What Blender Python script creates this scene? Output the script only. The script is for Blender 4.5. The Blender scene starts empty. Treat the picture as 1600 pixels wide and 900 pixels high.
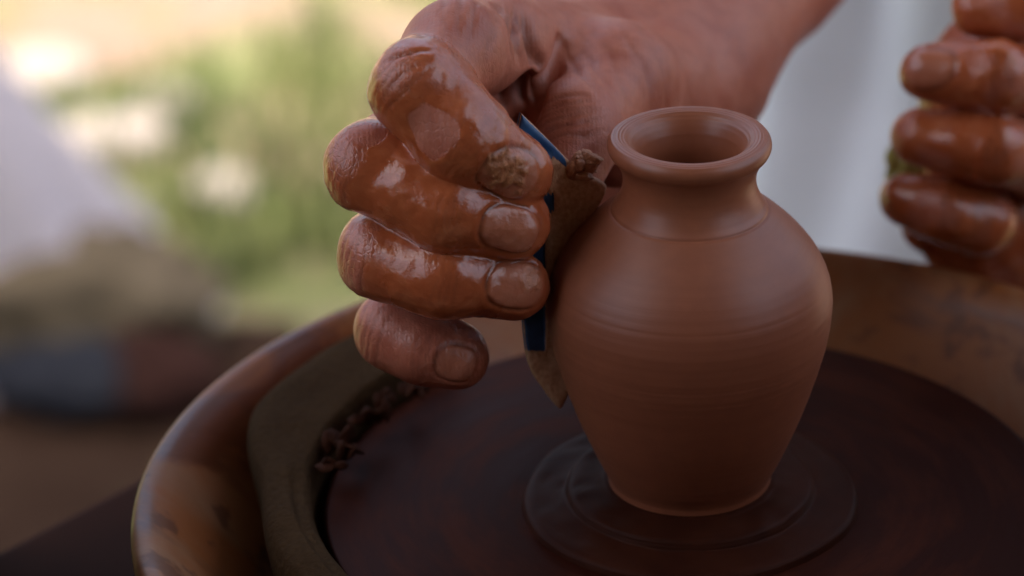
import bpy, bmesh, math, random
import numpy as np
from mathutils import Vector, Matrix, noise as mnoise

random.seed(7)
rng = np.random.default_rng(7)
scene = bpy.context.scene
MM = 0.001

# ------------------------------------------------------------------ camera
PITCH, ROLL, FOC, DIST = math.radians(26.0), math.radians(1.44), 120.0, 762.0
FPX = FOC / 36.0 * 1600.0
cf = np.array([0, math.cos(PITCH), -math.sin(PITCH)])
cu0 = np.array([0, math.sin(PITCH), math.cos(PITCH)])
cr0 = np.array([1.0, 0, 0])
cr = math.cos(ROLL) * cr0 - math.sin(ROLL) * cu0
cu = math.cos(ROLL) * cu0 + math.sin(ROLL) * cr0
CAM = np.array([0, 0, 48.0]) - DIST * cf - 39.6 * cr          # millimetres


def at(px, py, Y):
    """point (mm) seen at photo pixel px,py that lies at world depth Y (mm)"""
    d = cf + cr * (px - 800) / FPX - cu * (py - 450) / FPX
    return CAM + d * ((Y - CAM[1]) / d[1])


def atz(px, py, Z):
    d = cf + cr * (px - 800) / FPX - cu * (py - 450) / FPX
    return CAM + d * ((Z - CAM[2]) / d[2])


cam_data = bpy.data.cameras.new('camera')
cam = bpy.data.objects.new('camera', cam_data)
scene.collection.objects.link(cam)
cam.matrix_world = Matrix(((cr[0], cu[0], -cf[0], CAM[0] * MM),
                           (cr[1], cu[1], -cf[1], CAM[1] * MM),
                           (cr[2], cu[2], -cf[2], CAM[2] * MM),
                           (0, 0, 0, 1)))
cam_data.lens = FOC
cam_data.sensor_width = 36
cam_data.clip_start = 0.02
cam_data.clip_end = 400
cam_data.dof.use_dof = True
cam_data.dof.focus_distance = 0.745
cam_data.dof.aperture_fstop = 8.5
scene.camera = cam

# ------------------------------------------------------------------ light
SUN_EL, SUN_AZ = math.radians(75), math.radians(185)      # azimuth from +Y, clockwise: sun behind the camera's left
world = bpy.data.worlds.new('World')
scene.world = world
world.use_nodes = True
wn = world.node_tree
bg = wn.nodes['Background']
sky = wn.nodes.new('ShaderNodeTexSky')
sky.sky_type = 'NISHITA'
sky.sun_disc = False
sky.sun_elevation = SUN_EL
sky.sun_rotation = SUN_AZ
sky.air_density = 1.0
sky.dust_density = 8.0
sky.ozone_density = 0.0
wn.links.new(sky.outputs[0], bg.inputs[0])
bg.inputs[1].default_value = 0.15
sd_ = bpy.data.lights.new('sun', 'SUN')
sun = bpy.data.objects.new('sun', sd_)
scene.collection.objects.link(sun)
sd_.energy = 2.0
sd_.angle = math.radians(0.6)
sd_.color = (1.0, 0.93, 0.82)
sdir = Vector((math.sin(SUN_AZ) * math.cos(SUN_EL), math.cos(SUN_AZ) * math.cos(SUN_EL), math.sin(SUN_EL)))
sun.rotation_euler = sdir.to_track_quat('Z', 'Y').to_euler()
scene.view_settings.view_transform = 'Standard'
scene.view_settings.look = 'None'
scene.view_settings.exposure = 1.76
scene.view_settings.gamma = 1.0
scene.view_settings.use_curve_mapping = False

COL = scene.collection


# ------------------------------------------------------------------ helpers
def tag(o, label=None, cat=None, group=None, kind=None):
    if label: o['label'] = label
    if cat: o['category'] = cat
    if group: o['group'] = group
    if kind: o['kind'] = kind
    return o


def mesh_obj(name, verts, faces, mat, parent=None, smooth=True):
    me = bpy.data.meshes.new(name)
    verts = np.asarray(verts, dtype=np.float64)
    me.from_pydata((verts * MM).tolist(), [], [list(map(int, f)) for f in faces])
    me.validate()
    if smooth:
        me.polygons.foreach_set('use_smooth', np.ones(len(me.polygons), dtype=bool))
    me.materials.append(mat)
    o = bpy.data.objects.new(name, me)
    COL.objects.link(o)
    if parent: o.parent = parent
    me.update()
    return o


def quads_mesh(name, verts, quads, mat, parent=None):
    """fast builder for big quad meshes"""
    me = bpy.data.meshes.new(name)
    n, q = len(verts), len(quads)
    me.vertices.add(n)
    me.vertices.foreach_set('co', (np.asarray(verts) * MM).astype(np.float32).ravel())
    me.loops.add(q * 4)
    me.loops.foreach_set('vertex_index', np.asarray(quads, dtype=np.int32).ravel())
    me.polygons.add(q)
    me.polygons.foreach_set('loop_start', np.arange(0, q * 4, 4, dtype=np.int32))
    me.polygons.foreach_set('use_smooth', np.ones(q, dtype=bool))
    me.update(calc_edges=True)
    me.materials.append(mat)
    o = bpy.data.objects.new(name, me)
    COL.objects.link(o)
    if parent: o.parent = parent
    return o


def lathe(profile, n=128):
    """closed or open profile [(r,z)...] -> verts, quads"""
    p = np.asarray(profile, float)
    a = np.linspace(0, 2 * np.pi, n, endpoint=False)
    V = np.stack([p[:, 0, None] * np.cos(a), p[:, 0, None] * np.sin(a), p[:, 1, None] + 0 * a], -1).reshape(-1, 3)
    m = len(p)
    i, j = np.meshgrid(np.arange(m - 1), np.arange(n), indexing='ij')
    j2 = (j + 1) % n
    Q = np.stack([i * n + j, i * n + j2, (i + 1) * n + j2, (i + 1) * n + j], -1).reshape(-1, 4)
    return V, Q


def catmull(pts, per=8):
    p = np.asarray(pts, float)
    p = np.vstack([2 * p[0] - p[1], p, 2 * p[-1] - p[-2]])
    out = []
    for k in range(1, len(p) - 2):
        for t in np.linspace(0, 1, per, endpoint=False):
            a, b, c, d = p[k - 1:k + 3]
            out.append(.5 * ((2 * b) + (c - a) * t + (2 * a - 5 * b + 4 * c - d) * t * t + (3 * b - a - 3 * c + d) * t ** 3))
    out.append(p[-2])
    return np.array(out)


_lat = rng.random((32, 32, 32)).astype(np.float32)


def vnoise(P, scale):
    """trilinear value noise, -1..1, P in mm, scale = feature size in mm"""
    q = np.asarray(P) / scale + 71.3
    i = np.floor(q).astype(int)
    f = q - i
    f = f * f * (3 - 2 * f)
    out = 0
    for dx in (0, 1):
        for dy in (0, 1):
            for dz in (0, 1):
                w = (f[:, 0] if dx else 1 - f[:, 0]) * (f[:, 1] if dy else 1 - f[:, 1]) * (f[:, 2] if dz else 1 - f[:, 2])
                out = out + w * _lat[(i[:, 0] + dx) % 32, (i[:, 1] + dy) % 32, (i[:, 2] + dz) % 32]
    return out * 2 - 1


# ---- material helpers
class NT:
    def __init__(s, name):
        s.m = bpy.data.materials.new(name)
        s.m.use_nodes = True
        s.t = s.m.node_tree
        s.b = s.t.nodes['Principled BSDF']
        s.out = s.t.nodes['Material Output']

    def n(s, typ, **kw):
        nd = s.t.nodes.new('ShaderNode' + typ)
        for k, v in kw.items():
            if k.startswith('_'):
                setattr(nd, k[1:], v)
        return nd

    def l(s, a, b):
        s.t.links.new(a, b)

    def coord(s, kind='Object', scale=(1, 1, 1), loc=(0, 0, 0)):
        tc = s.n('TexCoord')
        mp = s.n('Mapping')
        mp.inputs['Scale'].default_value = scale
        mp.inputs['Location'].default_value = loc
        s.l(tc.outputs[kind], mp.inputs[0])
        return mp.outputs[0]

    def noise(s, vec, scale, detail=4, rough=.55, dist=0.0):
        nd = s.n('TexNoise')
        nd.inputs['Scale'].default_value = scale
        nd.inputs['Detail'].default_value = detail
        nd.inputs['Roughness'].default_value = rough
        nd.inputs['Distortion'].default_value = dist
        s.l(vec, nd.inputs['Vector'])
        return nd.outputs[0]

    def ramp(s, fac, stops):
        nd = s.n('ValToRGB')
        e = nd.color_ramp.elements
        while len(e) < len(stops): e.new(.5)
        for k, (p, c) in enumerate(stops):
            e[k].position = p
            e[k].color = (*c, 1) if not np.isscalar(c) else (c, c, c, 1)
        s.l(fac, nd.inputs[0])
        return nd.outputs[0]

    def mix(s, fac, a, b, typ='MIX'):
        nd = s.n('Mix')
        nd.data_type = 'RGBA'
        nd.blend_type = typ
        for sock, v in ((nd.inputs[0], fac), (nd.inputs[6], a), (nd.inputs[7], b)):
            if hasattr(v, 'is_linked') or hasattr(v, 'links'):
                s.l(v, sock)
            elif np.isscalar(v):
                sock.default_value = v if sock == nd.inputs[0] else (v, v, v, 1)
            else:
                sock.default_value = (*v, 1)
        return nd.outputs[2]

    def math(s, op, a, b=0.0, clamp=False):
        nd = s.n('Math')
        nd.operation = op
        nd.use_clamp = clamp
        for k, v in ((0, a), (1, b)):
            if hasattr(v, 'links'): s.l(v, nd.inputs[k])
            else: nd.inputs[k].default_value = v
        return nd.outputs[0]

    def bump(s, h, strength, dist, prev=None):
        nd = s.n('Bump')
        nd.inputs['Strength'].default_value = strength if not hasattr(strength, 'links') else 1
        if hasattr(strength, 'links'): s.l(strength, nd.inputs['Strength'])
        nd.inputs['Distance'].default_value = dist
        s.l(h, nd.inputs['Height'])
        if prev is not None: s.l(prev, nd.inputs['Normal'])
        return nd.outputs[0]

    def set(s, **kw):
        for k, v in kw.items():
            sock = s.b.inputs[k.replace('_', ' ')]
            if hasattr(v, 'links'): s.l(v, sock)
            elif np.isscalar(v): sock.default_value = v
            elif len(v) == 3 and sock.type == 'RGBA': sock.default_value = (*v, 1)
            else: sock.default_value = v
        return s


def simple_mat(name, c1, c2, scale, rough=.8, bump=.3, bdist=.001, **kw):
    m = NT(name)
    v = m.coord('Object')
    f = m.noise(v, scale, 6, .6)
    m.set(Base_Color=m.ramp(f, [(.3, c1), (.7, c2)]), Roughness=rough, Normal=m.bump(f, bump, bdist), **kw)
    return m.m


# ================================================================== SETTING
GZ = -700.0
# ground: one sheet, grass and bare earth patches
m = NT('ground_grass_earth')
v = m.coord('Object')
n1 = m.noise(v, 5.5, 6, .62, .4)
n2 = m.noise(v, 40, 5, .65)
earth = m.ramp(n2, [(.3, (.20, .128, .094)), (.7, (.29, .195, .150))])
green = m.ramp(n2, [(.3, (.085, .105, .028)), (.7, (.17, .185, .062))])
sepg = m.n('SeparateXYZ'); m.l(v, sepg.inputs[0])
n1 = m.math('ADD', n1, m.math('MULTIPLY', m.math('ADD', m.math('SUBTRACT', sepg.outputs[1], 1.86), m.math('MULTIPLY', m.math('ADD', sepg.outputs[0], .34), .9)), .12, False), True)
m.set(Base_Color=m.mix(m.ramp(n1, [(.47, 0), (.58, .9)]), green, earth), Roughness=.95, Normal=m.bump(n2, .8, .02))
GROUND = m.m
gx = np.array([-60000, -20000, -6000, -2500, -1000, 0, 1000, 2500, 6000, 20000, 60000.])
GV = [(x, y, GZ) for x in gx for y in gx]
GF = [(i * 11 + j, (i + 1) * 11 + j, (i + 1) * 11 + j + 1, i * 11 + j + 1) for i in range(10) for j in range(10)]
tag(mesh_obj('ground', GV, GF, GROUND, smooth=False), kind='structure')

# grass: tufts of blades around the sunlit patch behind the wheel
m = NT('grass_blade')
ai = m.n('Attribute'); ai.attribute_name = 'tint'
m.set(Base_Color=m.ramp(ai.outputs['Fac'], [(0, (.035, .06, .013)), (.5, (.115, .145, .036)), (1, (.26, .26, .10))]), Roughness=.6)
NB = 60000
bx = rng.uniform(-1300, 1300, NB); by = rng.uniform(500, 3600, NB)
P0 = np.stack([bx, by, np.full(NB, GZ)], -1)
dens = vnoise(P0, 170) + .5 * vnoise(P0, 60)
P0 = P0[dens - np.clip(P0[:, 1] - 1850 + (P0[:, 0] + 340) * 1.2, -150, 500) / 4000 > .12]
NB = len(P0)
ang = rng.uniform(0, 2 * np.pi, NB); h = rng.uniform(20, 60, NB); w = rng.uniform(1.5, 3.5, NB)
lean = rng.uniform(0, 35, NB); la = rng.uniform(0, 2 * np.pi, NB)
dx = np.stack([np.cos(ang), np.sin(ang), 0 * ang], -1) * w[:, None]
mid = P0 + np.stack([np.cos(la) * lean * .35, np.sin(la) * lean * .35, h * .6], -1)
top = P0 + np.stack([np.cos(la) * lean, np.sin(la) * lean, h], -1)
GVt = np.stack([P0 - dx, P0 + dx, mid + dx * .7, mid - dx * .7, top + dx * .1, top - dx * .1], 1).reshape(-1, 3)
b0 = np.arange(NB)[:, None] * 6
GQ = np.concatenate([b0 + np.array([0, 1, 2, 3]), b0 + np.array([3, 2, 4, 5])], 0)
g = quads_mesh('grass', GVt, GQ, m.m)
at_ = g.data.attributes.new('tint', 'FLOAT', 'POINT')
at_.data.foreach_set('value', np.repeat(np.clip(.5 + .45 * vnoise(P0, 90) + rng.normal(0, .2, NB), 0, 1), 6).astype(np.float32))
tag(g, 'short sunlit green grass on the ground behind the wheel', 'grass', kind='stuff')


def lump(name, c, rad, mat, seed=0, amp=.25, freq=1.0, sub=3, parent=None, flat=None, rotz=0.0):
    bm = bmesh.new()
    bmesh.ops.create_icosphere(bm, subdivisions=sub, radius=1)
    vs = np.array([v.co[:] for v in bm.verts])
    d = np.array([mnoise.fractal(Vector(p * freq * 1.6 + seed * 7.3), .8, 2.1, 4) for p in vs])
    vs = vs * (1 + amp * d)[:, None]
    vs = vs * np.asarray(rad)
    if flat is not None: vs[:, 2] = np.maximum(vs[:, 2], flat)
    cz, sz = math.cos(rotz), math.sin(rotz)
    vs = np.stack([vs[:, 0] * cz - vs[:, 1] * sz, vs[:, 0] * sz + vs[:, 1] * cz, vs[:, 2]], -1)
    fs = [[v.index for v in f.verts] for f in bm.faces]
    bm.free()
    o = mesh_obj(name, vs, fs, mat, parent)
    o.location = Vector(np.asarray(c) * MM)
    return o


def clump(name, c, r0, mat, seed, n=7, squash=.6):
    """several small flattened lumps pressed together into one scrap of clay"""
    rg_ = np.random.default_rng(seed)
    VV, FF, off = [], [], 0
    bm = bmesh.new(); bmesh.ops.create_icosphere(bm, subdivisions=3, radius=1)
    base = np.array([v.co[:] for v in bm.verts]); fs = np.array([[v.index for v in f.verts] for f in bm.faces]); bm.free()
    for k in range(n):
        e = rg_.uniform(.35, .75, 3) * r0 * np.array([1, 1, squash + .2])
        e[rg_.integers(3)] *= .45
        q = Matrix.Rotation(rg_.uniform(0, 6.28), 3, Vector(rg_.normal(size=3)).normalized())
        vs = base * (1 + .22 * vnoise(base * 10 + seed * 13 + k * 37, 6) + .1 * vnoise(base * 10 + k * 11, 2.6))[:, None] * e
        vs = vs @ np.array(q).T + rg_.uniform(-.7, .7, 3) * r0 * np.array([1, .7, squash])
        VV.append(vs); FF.append(fs + off); off += len(vs)
    o = mesh_obj(name, np.concatenate(VV), np.concatenate(FF), mat)
    o.location = Vector(np.asarray(c) * MM)
    return o


# pale stones in the grass
STONE = simple_mat('pale_stone', (.27, .225, .19), (.36, .315, .28), 30, .8, .5, .004)
for px, py, rx, ry, rz, lab in [
        (138, 245, 72, 36, 20, 'largest pale stone in the grass, long and flat'),
        (68, 135, 40, 34, 20, 'pale stone in the grass nearest the top left corner'),
        (350, 318, 26, 24, 18, 'round pale stone in the grass left of the middle finger'),
        (262, 172, 24, 22, 14, 'small pale stone in the grass above the round stone'),
        (205, 350, 22, 20, 14, 'small pale stone in the grass below the long flat stone')]:
    p = atz(px, py, GZ)
    tag(lump('stone', (p[0], p[1], GZ + rz * .55), (rx, ry, rz), STONE, seed=px, amp=.22, rotz=.3), lab, 'stone', 'pale stones in the grass')

# ------------------------------------------------ awning added to shade the work place, unseen
AWN = simple_mat('sunshade_canvas', (.10, .08, .06), (.14, .11, .08), 8, .9, .2, .002)
awn = bpy.data.objects.new('sunshade', None); COL.objects.link(awn)
tag(awn, 'added dark canvas awning with side curtains shading the potter, above the frame', 'sunshade')
AX0, AX1, AY0, AY1, AZ = -850, 900, -1500, 1080, 1350
N = 24
U, W_ = np.meshgrid(np.linspace(0, 1, N), np.linspace(0, 1, N), indexing='ij')
sag = -60 * np.sin(U * np.pi) * np.sin(W_ * np.pi)
AVt = np.stack([AX0 + (AX1 - AX0) * U, AY0 + (AY1 - AY0) * W_, AZ + sag], -1).reshape(-1, 3)
AQ = [(i * N + j, (i + 1) * N + j, (i + 1) * N + j + 1, i * N + j + 1) for i in range(N - 1) for j in range(N - 1)]
cnv = mesh_obj('canvas', AVt, AQ, AWN, awn)
so = cnv.modifiers.new('t', 'SOLIDIFY'); so.thickness = .004
# added light-blocking curtains at the photographer's back and, lower, along both sides
def shade_curtain(a, b, z0, z1):
    nu = 50
    U, W_ = np.meshgrid(np.linspace(0, 1, nu), np.linspace(0, 1, 10), indexing='ij')
    a, b = np.array(a, float), np.array(b, float)
    nn_ = np.array([-(b - a)[1], (b - a)[0]]) / np.linalg.norm(b - a)
    L_ = np.linalg.norm(b - a)
    xy = a + (b - a) * U[..., None] + nn_ * (22 * np.sin(U * L_ / 45))[..., None]
    CVt = np.concatenate([xy, (z0 + (z1 - z0) * W_)[..., None]], -1).reshape(-1, 3)
    CQ = [(i * 10 + j, (i + 1) * 10 + j, (i + 1) * 10 + j + 1, i * 10 + j + 1) for i in range(nu - 1) for j in range(9)]
    cur = mesh_obj('shade_curtain', CVt, CQ, AWN, awn)
    so = cur.modifiers.new('t', 'SOLIDIFY'); so.thickness = .004


shade_curtain((AX0 + 60, AY0 + 60), (AX1 - 60, AY0 + 60), GZ + 10, AZ - 30)
for sx in (AX0 + 35, AX1 - 35):
    shade_curtain((sx, AY0 + 100), (sx, -800), GZ + 10, AZ - 30)
    shade_curtain((sx, -800), (sx, 340), GZ + 10, 90)
POLE = simple_mat('sunshade_pole_wood', (.12, .08, .05), (.2, .14, .09), 20, .7)


def bar(name, a, b, r, mat, parent=None, n=12):
    a, b = np.asarray(a, float), np.asarray(b, float)
    d = (b - a) / np.linalg.norm(b - a)
    e = np.cross(d, [0, 0, 1.]) if abs(d[2]) < .9 else np.cross(d, [1., 0, 0])
    e /= np.linalg.norm(e); g_ = np.cross(d, e)
    V = []
    for p in (a, b):
        for k in range(n):
            t = 2 * math.pi * k / n
            V.append(p + r * (math.cos(t) * e + math.sin(t) * g_))
    F_ = [(k, (k + 1) % n, n + (k + 1) % n, n + k) for k in range(n)] + [tuple(range(n))[::-1], tuple(range(n, 2 * n))]
    return mesh_obj(name, V, F_, mat, parent)


for sx in (AX0, AX1):
    for sy in (AY0, AY1):
        bar('pole', (sx, sy, GZ), (sx, sy, AZ), 22, POLE, awn)

# ------------------------------------------------ blurred things on the ground at the left
# ================================================================== WHEEL
# housing / tray under the pan
m = NT('brown_painted_tray')
v = m.coord('Object')
n1 = m.noise(v, 14, 5)
m.set(Base_Color=m.ramp(n1, [(.3, (.03, .010, .006)), (.7, (.055, .02, .011))]), IOR=1.12, Roughness=.7, Normal=m.bump(n1, .3, .002))
hs = bpy.data.objects.new('potter_wheel', None); COL.objects.link(hs)
tag(hs, 'potter wheel with dark wet spinning disc on a reddish brown table', 'potter wheel')
ta, hw, cr_ = math.radians(138), 154.0, 14.0
ol = []
for k in range(4):
    for q in range(7):
        a = k * math.pi / 2 + q / 6 * math.pi / 2
        sx, sy = [(1, 1), (-1, 1), (-1, -1), (1, -1)][k]
        ol.append((sx * (hw - cr_) + cr_ * math.cos(a), sy * (hw - cr_) + cr_ * math.sin(a)))
ol = np.array(ol); ol = np.stack([ol[:, 0] * math.cos(ta) - ol[:, 1] * math.sin(ta), ol[:, 0] * math.sin(ta) + ol[:, 1] * math.cos(ta)], -1)
lv = [(.975, -70.), (.99, -70.), (1, -67.), (1, -43.), (.99, -40.4), (.975, -40.)]
SV = np.array([(x * k, y * k, z) for k, z in lv for x, y in ol]); nn = len(ol)
SF = [(k * nn + q, k * nn + (q + 1) % nn, (k + 1) * nn + (q + 1) % nn, (k + 1) * nn + q) for k in range(5) for q in range(nn)]
SF += [tuple(range(nn))[::-1], tuple(5 * nn + q for q in range(nn))]
mesh_obj('tabletop', SV, SF, m.m, hs)
for k in range(4):
    a = ta + math.radians(45 + 90 * k)
    bar('leg', (180 * math.cos(a), 180 * math.sin(a), -69), (195 * math.cos(a), 195 * math.sin(a), GZ), 17, m.m, hs)

for sgn, x0, y0, y1, hb in ((-1, -172, -230, 45, 80.0), (1, 142, -200, 40, 92.0)):  # unseen boards added beside the wheel to block low side light
    bv = [(x0, y, z) for y, z in ((y0, -75), (y0, hb - 14), (y0 + 14, hb), (y1 - 14, hb), (y1, hb - 14), (y1, -75))]
    bv += [(x + 12 * sgn, y, z) for x, y, z in bv]
    bf = [tuple(range(6)), tuple(range(11, 5, -1))] + [(k, 6 + k, 6 + (k + 1) % 6, (k + 1) % 6) for k in range(6)]
    mesh_obj('shade_board', bv, bf, m.m, hs, smooth=False)

# splash pan, cream plastic with clay splashes
m = NT('clay_splashed_cream_pan')
v = m.coord('Object')
n1 = m.noise(v, 17, 5, .6, 1.2)
n2 = m.noise(v, 13, 5, .65, 1.4)
n3 = m.noise(v, 140, 4)
cream = m.ramp(n3, [(.3, (.28, .165, .09)), (.7, (.36, .225, .13))])
film = m.mix(m.ramp(n2, [(.28, .25), (.52, .95)]), cream, (.31, .098, .021))
splash = m.mix(m.ramp(n1, [(.47, 0), (.57, .85)]), film, (.12, .030, .010))
n4 = m.noise(v, 95, 3, .5)
splash = m.mix(m.ramp(n4, [(.57, 0), (.66, .7)]), splash, (.10, .026, .009))
m.set(Base_Color=splash, Roughness=m.ramp(n1, [(.45, .5), (.6, .3)]), Normal=m.bump(n1, .35, .0015))
prof = catmull([(60, -34), (92, -34), (101, -31), (107, -22), (114, -12), (121, -3), (125.5, 1), (128.5, 2), (130.6, .8), (131.2, -2.5), (130, -12), (127, -26), (122, -38.5), (100, -39.6), (60, -39.6)], 6)
V, Q = lathe(prof, 160)
pan = quads_mesh('splash_pan', V, Q, m.m)
pan.location = (.0042, -.0085, 0)
tag(pan, 'round cream splash pan smeared with brown clay around the wheel', 'splash pan')

# wheel head
m = NT('wet_dark_wheel_head')
tc = m.n('TexCoord')
sep = m.n('SeparateXYZ'); m.l(tc.outputs['Object'], sep.inputs[0])
rr = m.math('SQRT', m.math('ADD', m.math('MULTIPLY', sep.outputs[0], sep.outputs[0]), m.math('MULTIPLY', sep.outputs[1], sep.outputs[1])))
cmb = m.n('CombineXYZ'); m.l(rr, cmb.inputs[0])
ring = m.noise(cmb.outputs[0], 420, 4, .7)
ux = m.math('DIVIDE', sep.outputs[0], m.math('ADD', rr, .001)); uy = m.math('DIVIDE', sep.outputs[1], m.math('ADD', rr, .001))
cm2 = m.n('CombineXYZ'); m.l(ux, cm2.inputs[0]); m.l(uy, cm2.inputs[1]); m.l(m.math('MULTIPLY', rr, 70), cm2.inputs[2])
n2 = m.noise(cm2.outputs[0], 1.6, 6, .62)
m.set(Base_Color=m.mix(m.ramp(n2, [(.45, 0), (.62, .9)]), (.030, .0065, .0032), (.058, .014, .0065)),
      IOR=1.13, Roughness=m.ramp(n2, [(.3, .45), (.7, .6)]), Normal=m.bump(ring, .25, .0006))
prof = catmull([(0.01, -6), (40, -6), (80, -6.1), (83.2, -6.6), (84, -8), (84, -14), (82, -17), (60, -18), (0.01, -18)], 5)
V, Q = lathe(prof, 160)
wh = quads_mesh('wheel_head', V, Q, m.m, hs)
bar('shaft', (0, 0, -69), (0, 0, -17.5), 14, m.m, hs)

# clay pad under the vase, with turned steps
m = NT('dark_wet_clay_slip')
tc = m.n('TexCoord')
zv = m.coord('Object', (2, 2, 60))
n2 = m.noise(zv, 30, 4)
n3 = m.noise(m.coord('Object'), 60, 4)
m.set(Base_Color=m.ramp(n3, [(.3, (.028, .007, .0035)), (.7, (.048, .013, .006))]), Roughness=.5, IOR=1.15, Normal=m.bump(n2, .35, .0006))
prof = catmull([(0.01, -0.05), (17.5, -0.05), (20.5, -0.3), (25.5, -0.8), (27.6, -1.3), (28.4, -2.4), (29.2, -3.2), (33, -3.6), (36.8, -3.9), (38.2, -4.6), (38.8, -5.96)], 5)
V, Q = lathe(prof, 128)
V[:, 2] += np.clip((38 - np.hypot(V[:, 0], V[:, 1])) / 4, 0, 1) * (.28 * vnoise(V, 4) + .2 * vnoise(V, 9)) * np.clip((np.hypot(V[:, 0], V[:, 1]) - 18.2) / 2, 0, 1)
V[:, :2] *= (1 + .02 * vnoise(V * np.array([1, 1, 0]), 14) * (np.hypot(V[:, 0], V[:, 1]) > 22))[:, None]
pad = quads_mesh('clay_pad', V, Q, m.m)
tag(pad, 'stepped dark wet clay pad holding the vase on the wheel', 'clay pad')

# ------------------------------------------------ the vase
m = NT('turned_terracotta_clay')
tc = m.n('TexCoord')
sep = m.n('SeparateXYZ'); m.l(tc.outputs['Object'], sep.inputs[0])
zc = m.coord('Object', (.35, .35, 9))
ring1 = m.noise(zc, 26, 5, .65)               # broad rings
ring2 = m.noise(m.coord('Object', (.9, .9, 30)), 60, 5, .7)      # fine throwing lines
spk = m.noise(m.coord('Object'), 300, 3)
colr = m.ramp(ring1, [(.3, (.280, .088, .040)), (.7, (.312, .102, .048))])
colr = m.mix(m.ramp(spk, [(.35, .25), (.6, 0)]), colr, (.20, .065, .034))
wd = m.noise(m.coord('Object', (1, 1, .5), (.3, .1, 0)), 28, 4)
colr = m.mix(m.ramp(wd, [(.42, 0), (.66, .5)]), colr, (.24, .072, .036))
rw = m.ramp(sep.outputs[2], [(.066, .47), (.0705, .37)])
rgh = m.math('ADD', m.math('ADD', rw, m.math('MULTIPLY', m.math('SUBTRACT', .5, wd), .25)), m.math('MULTIPLY', m.math('SUBTRACT', ring2, .5), .16))
b1 = m.bump(ring1, .06, .0012)
b2 = m.bump(ring2, .07, .0005, b1)
m.set(Base_Color=colr, Roughness=rgh, Normal=b2)
VASE = m.m
outer = [(0, 18.6), (2, 18.9), (5, 20.3), (8, 21.6), (16, 24.9), (24, 27.6), (32, 29.9), (38, 31.2), (44, 31.8), (48, 31.6), (52, 30.6),
         (56, 28.7), (60, 25.8), (63, 23), (65.6, 20.2), (67.2, 18.2), (67.55, 17.5), (67.75, 17.35), (68.2, 17.15), (69.5, 16.2), (72, 15.1), (74.5, 14.7), (77, 15.0),
         (79.3, 16.0), (80.6, 16.9), (81.2, 17.55), (82.4, 18.05), (83.6, 18.0), (84.6, 17.4), (85.0, 16.4), (85.0, 15.2), (84.7, 14.1), (83.9, 13.1), (82.4, 12.1), (80, 11.2), (76, 10.7),
         (71, 11.4), (68, 13.5), (64, 19), (58, 25), (50, 28.3), (40, 28), (25, 24), (8, 17), (5, 12), (4.6, 0.01)]
pr = catmull([(r, z) for z, r in outer], 18)
# shallow turned ridges on the body
z_, r_ = pr[:, 1], pr[:, 0]
for k in range(len(pr)):
    if k < 17 * 18:
        r_[k] += .015 * math.sin(z_[k] * 1.15) * math.exp(-((z_[k] - 36) / 20) ** 2) + .012 * math.sin(z_[k] * 2.9 + 1)
        for zg, dg_ in ((37.2, .055), (33.6, .03), (51.3, .03), (26.4, .02)):    # scored tool lines
            r_[k] -= dg_ * math.exp(-((z_[k] - zg) / .28) ** 2)
    elif 27 * 18 < k < 34 * 18:
        z_[k] += .035 * math.sin(r_[k] * 8.5) + .02 * math.sin(r_[k] * 4.1)          # throwing rings on the rim
V, Q = lathe(np.stack([r_, z_], -1), 200)
va = np.arctan2(V[:, 1], V[:, 0])
V[:, :2] *= (1 + (.0035 * np.sin(2 * va + V[:, 2] * .05) + .002 * np.sin(3 * va + 1 - V[:, 2] * .09)) * np.clip(V[:, 2] / 20, 0, 1))[:, None]
V[:, 2] += .12 * np.sin(2 * va + .7) * np.clip((V[:, 2] - 60) / 25, 0, 1)
vase = quads_mesh('clay_vase', V, Q, VASE)
tag(vase, 'freshly thrown reddish brown clay vase with narrow neck and thick rolled rim', 'vase')


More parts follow.
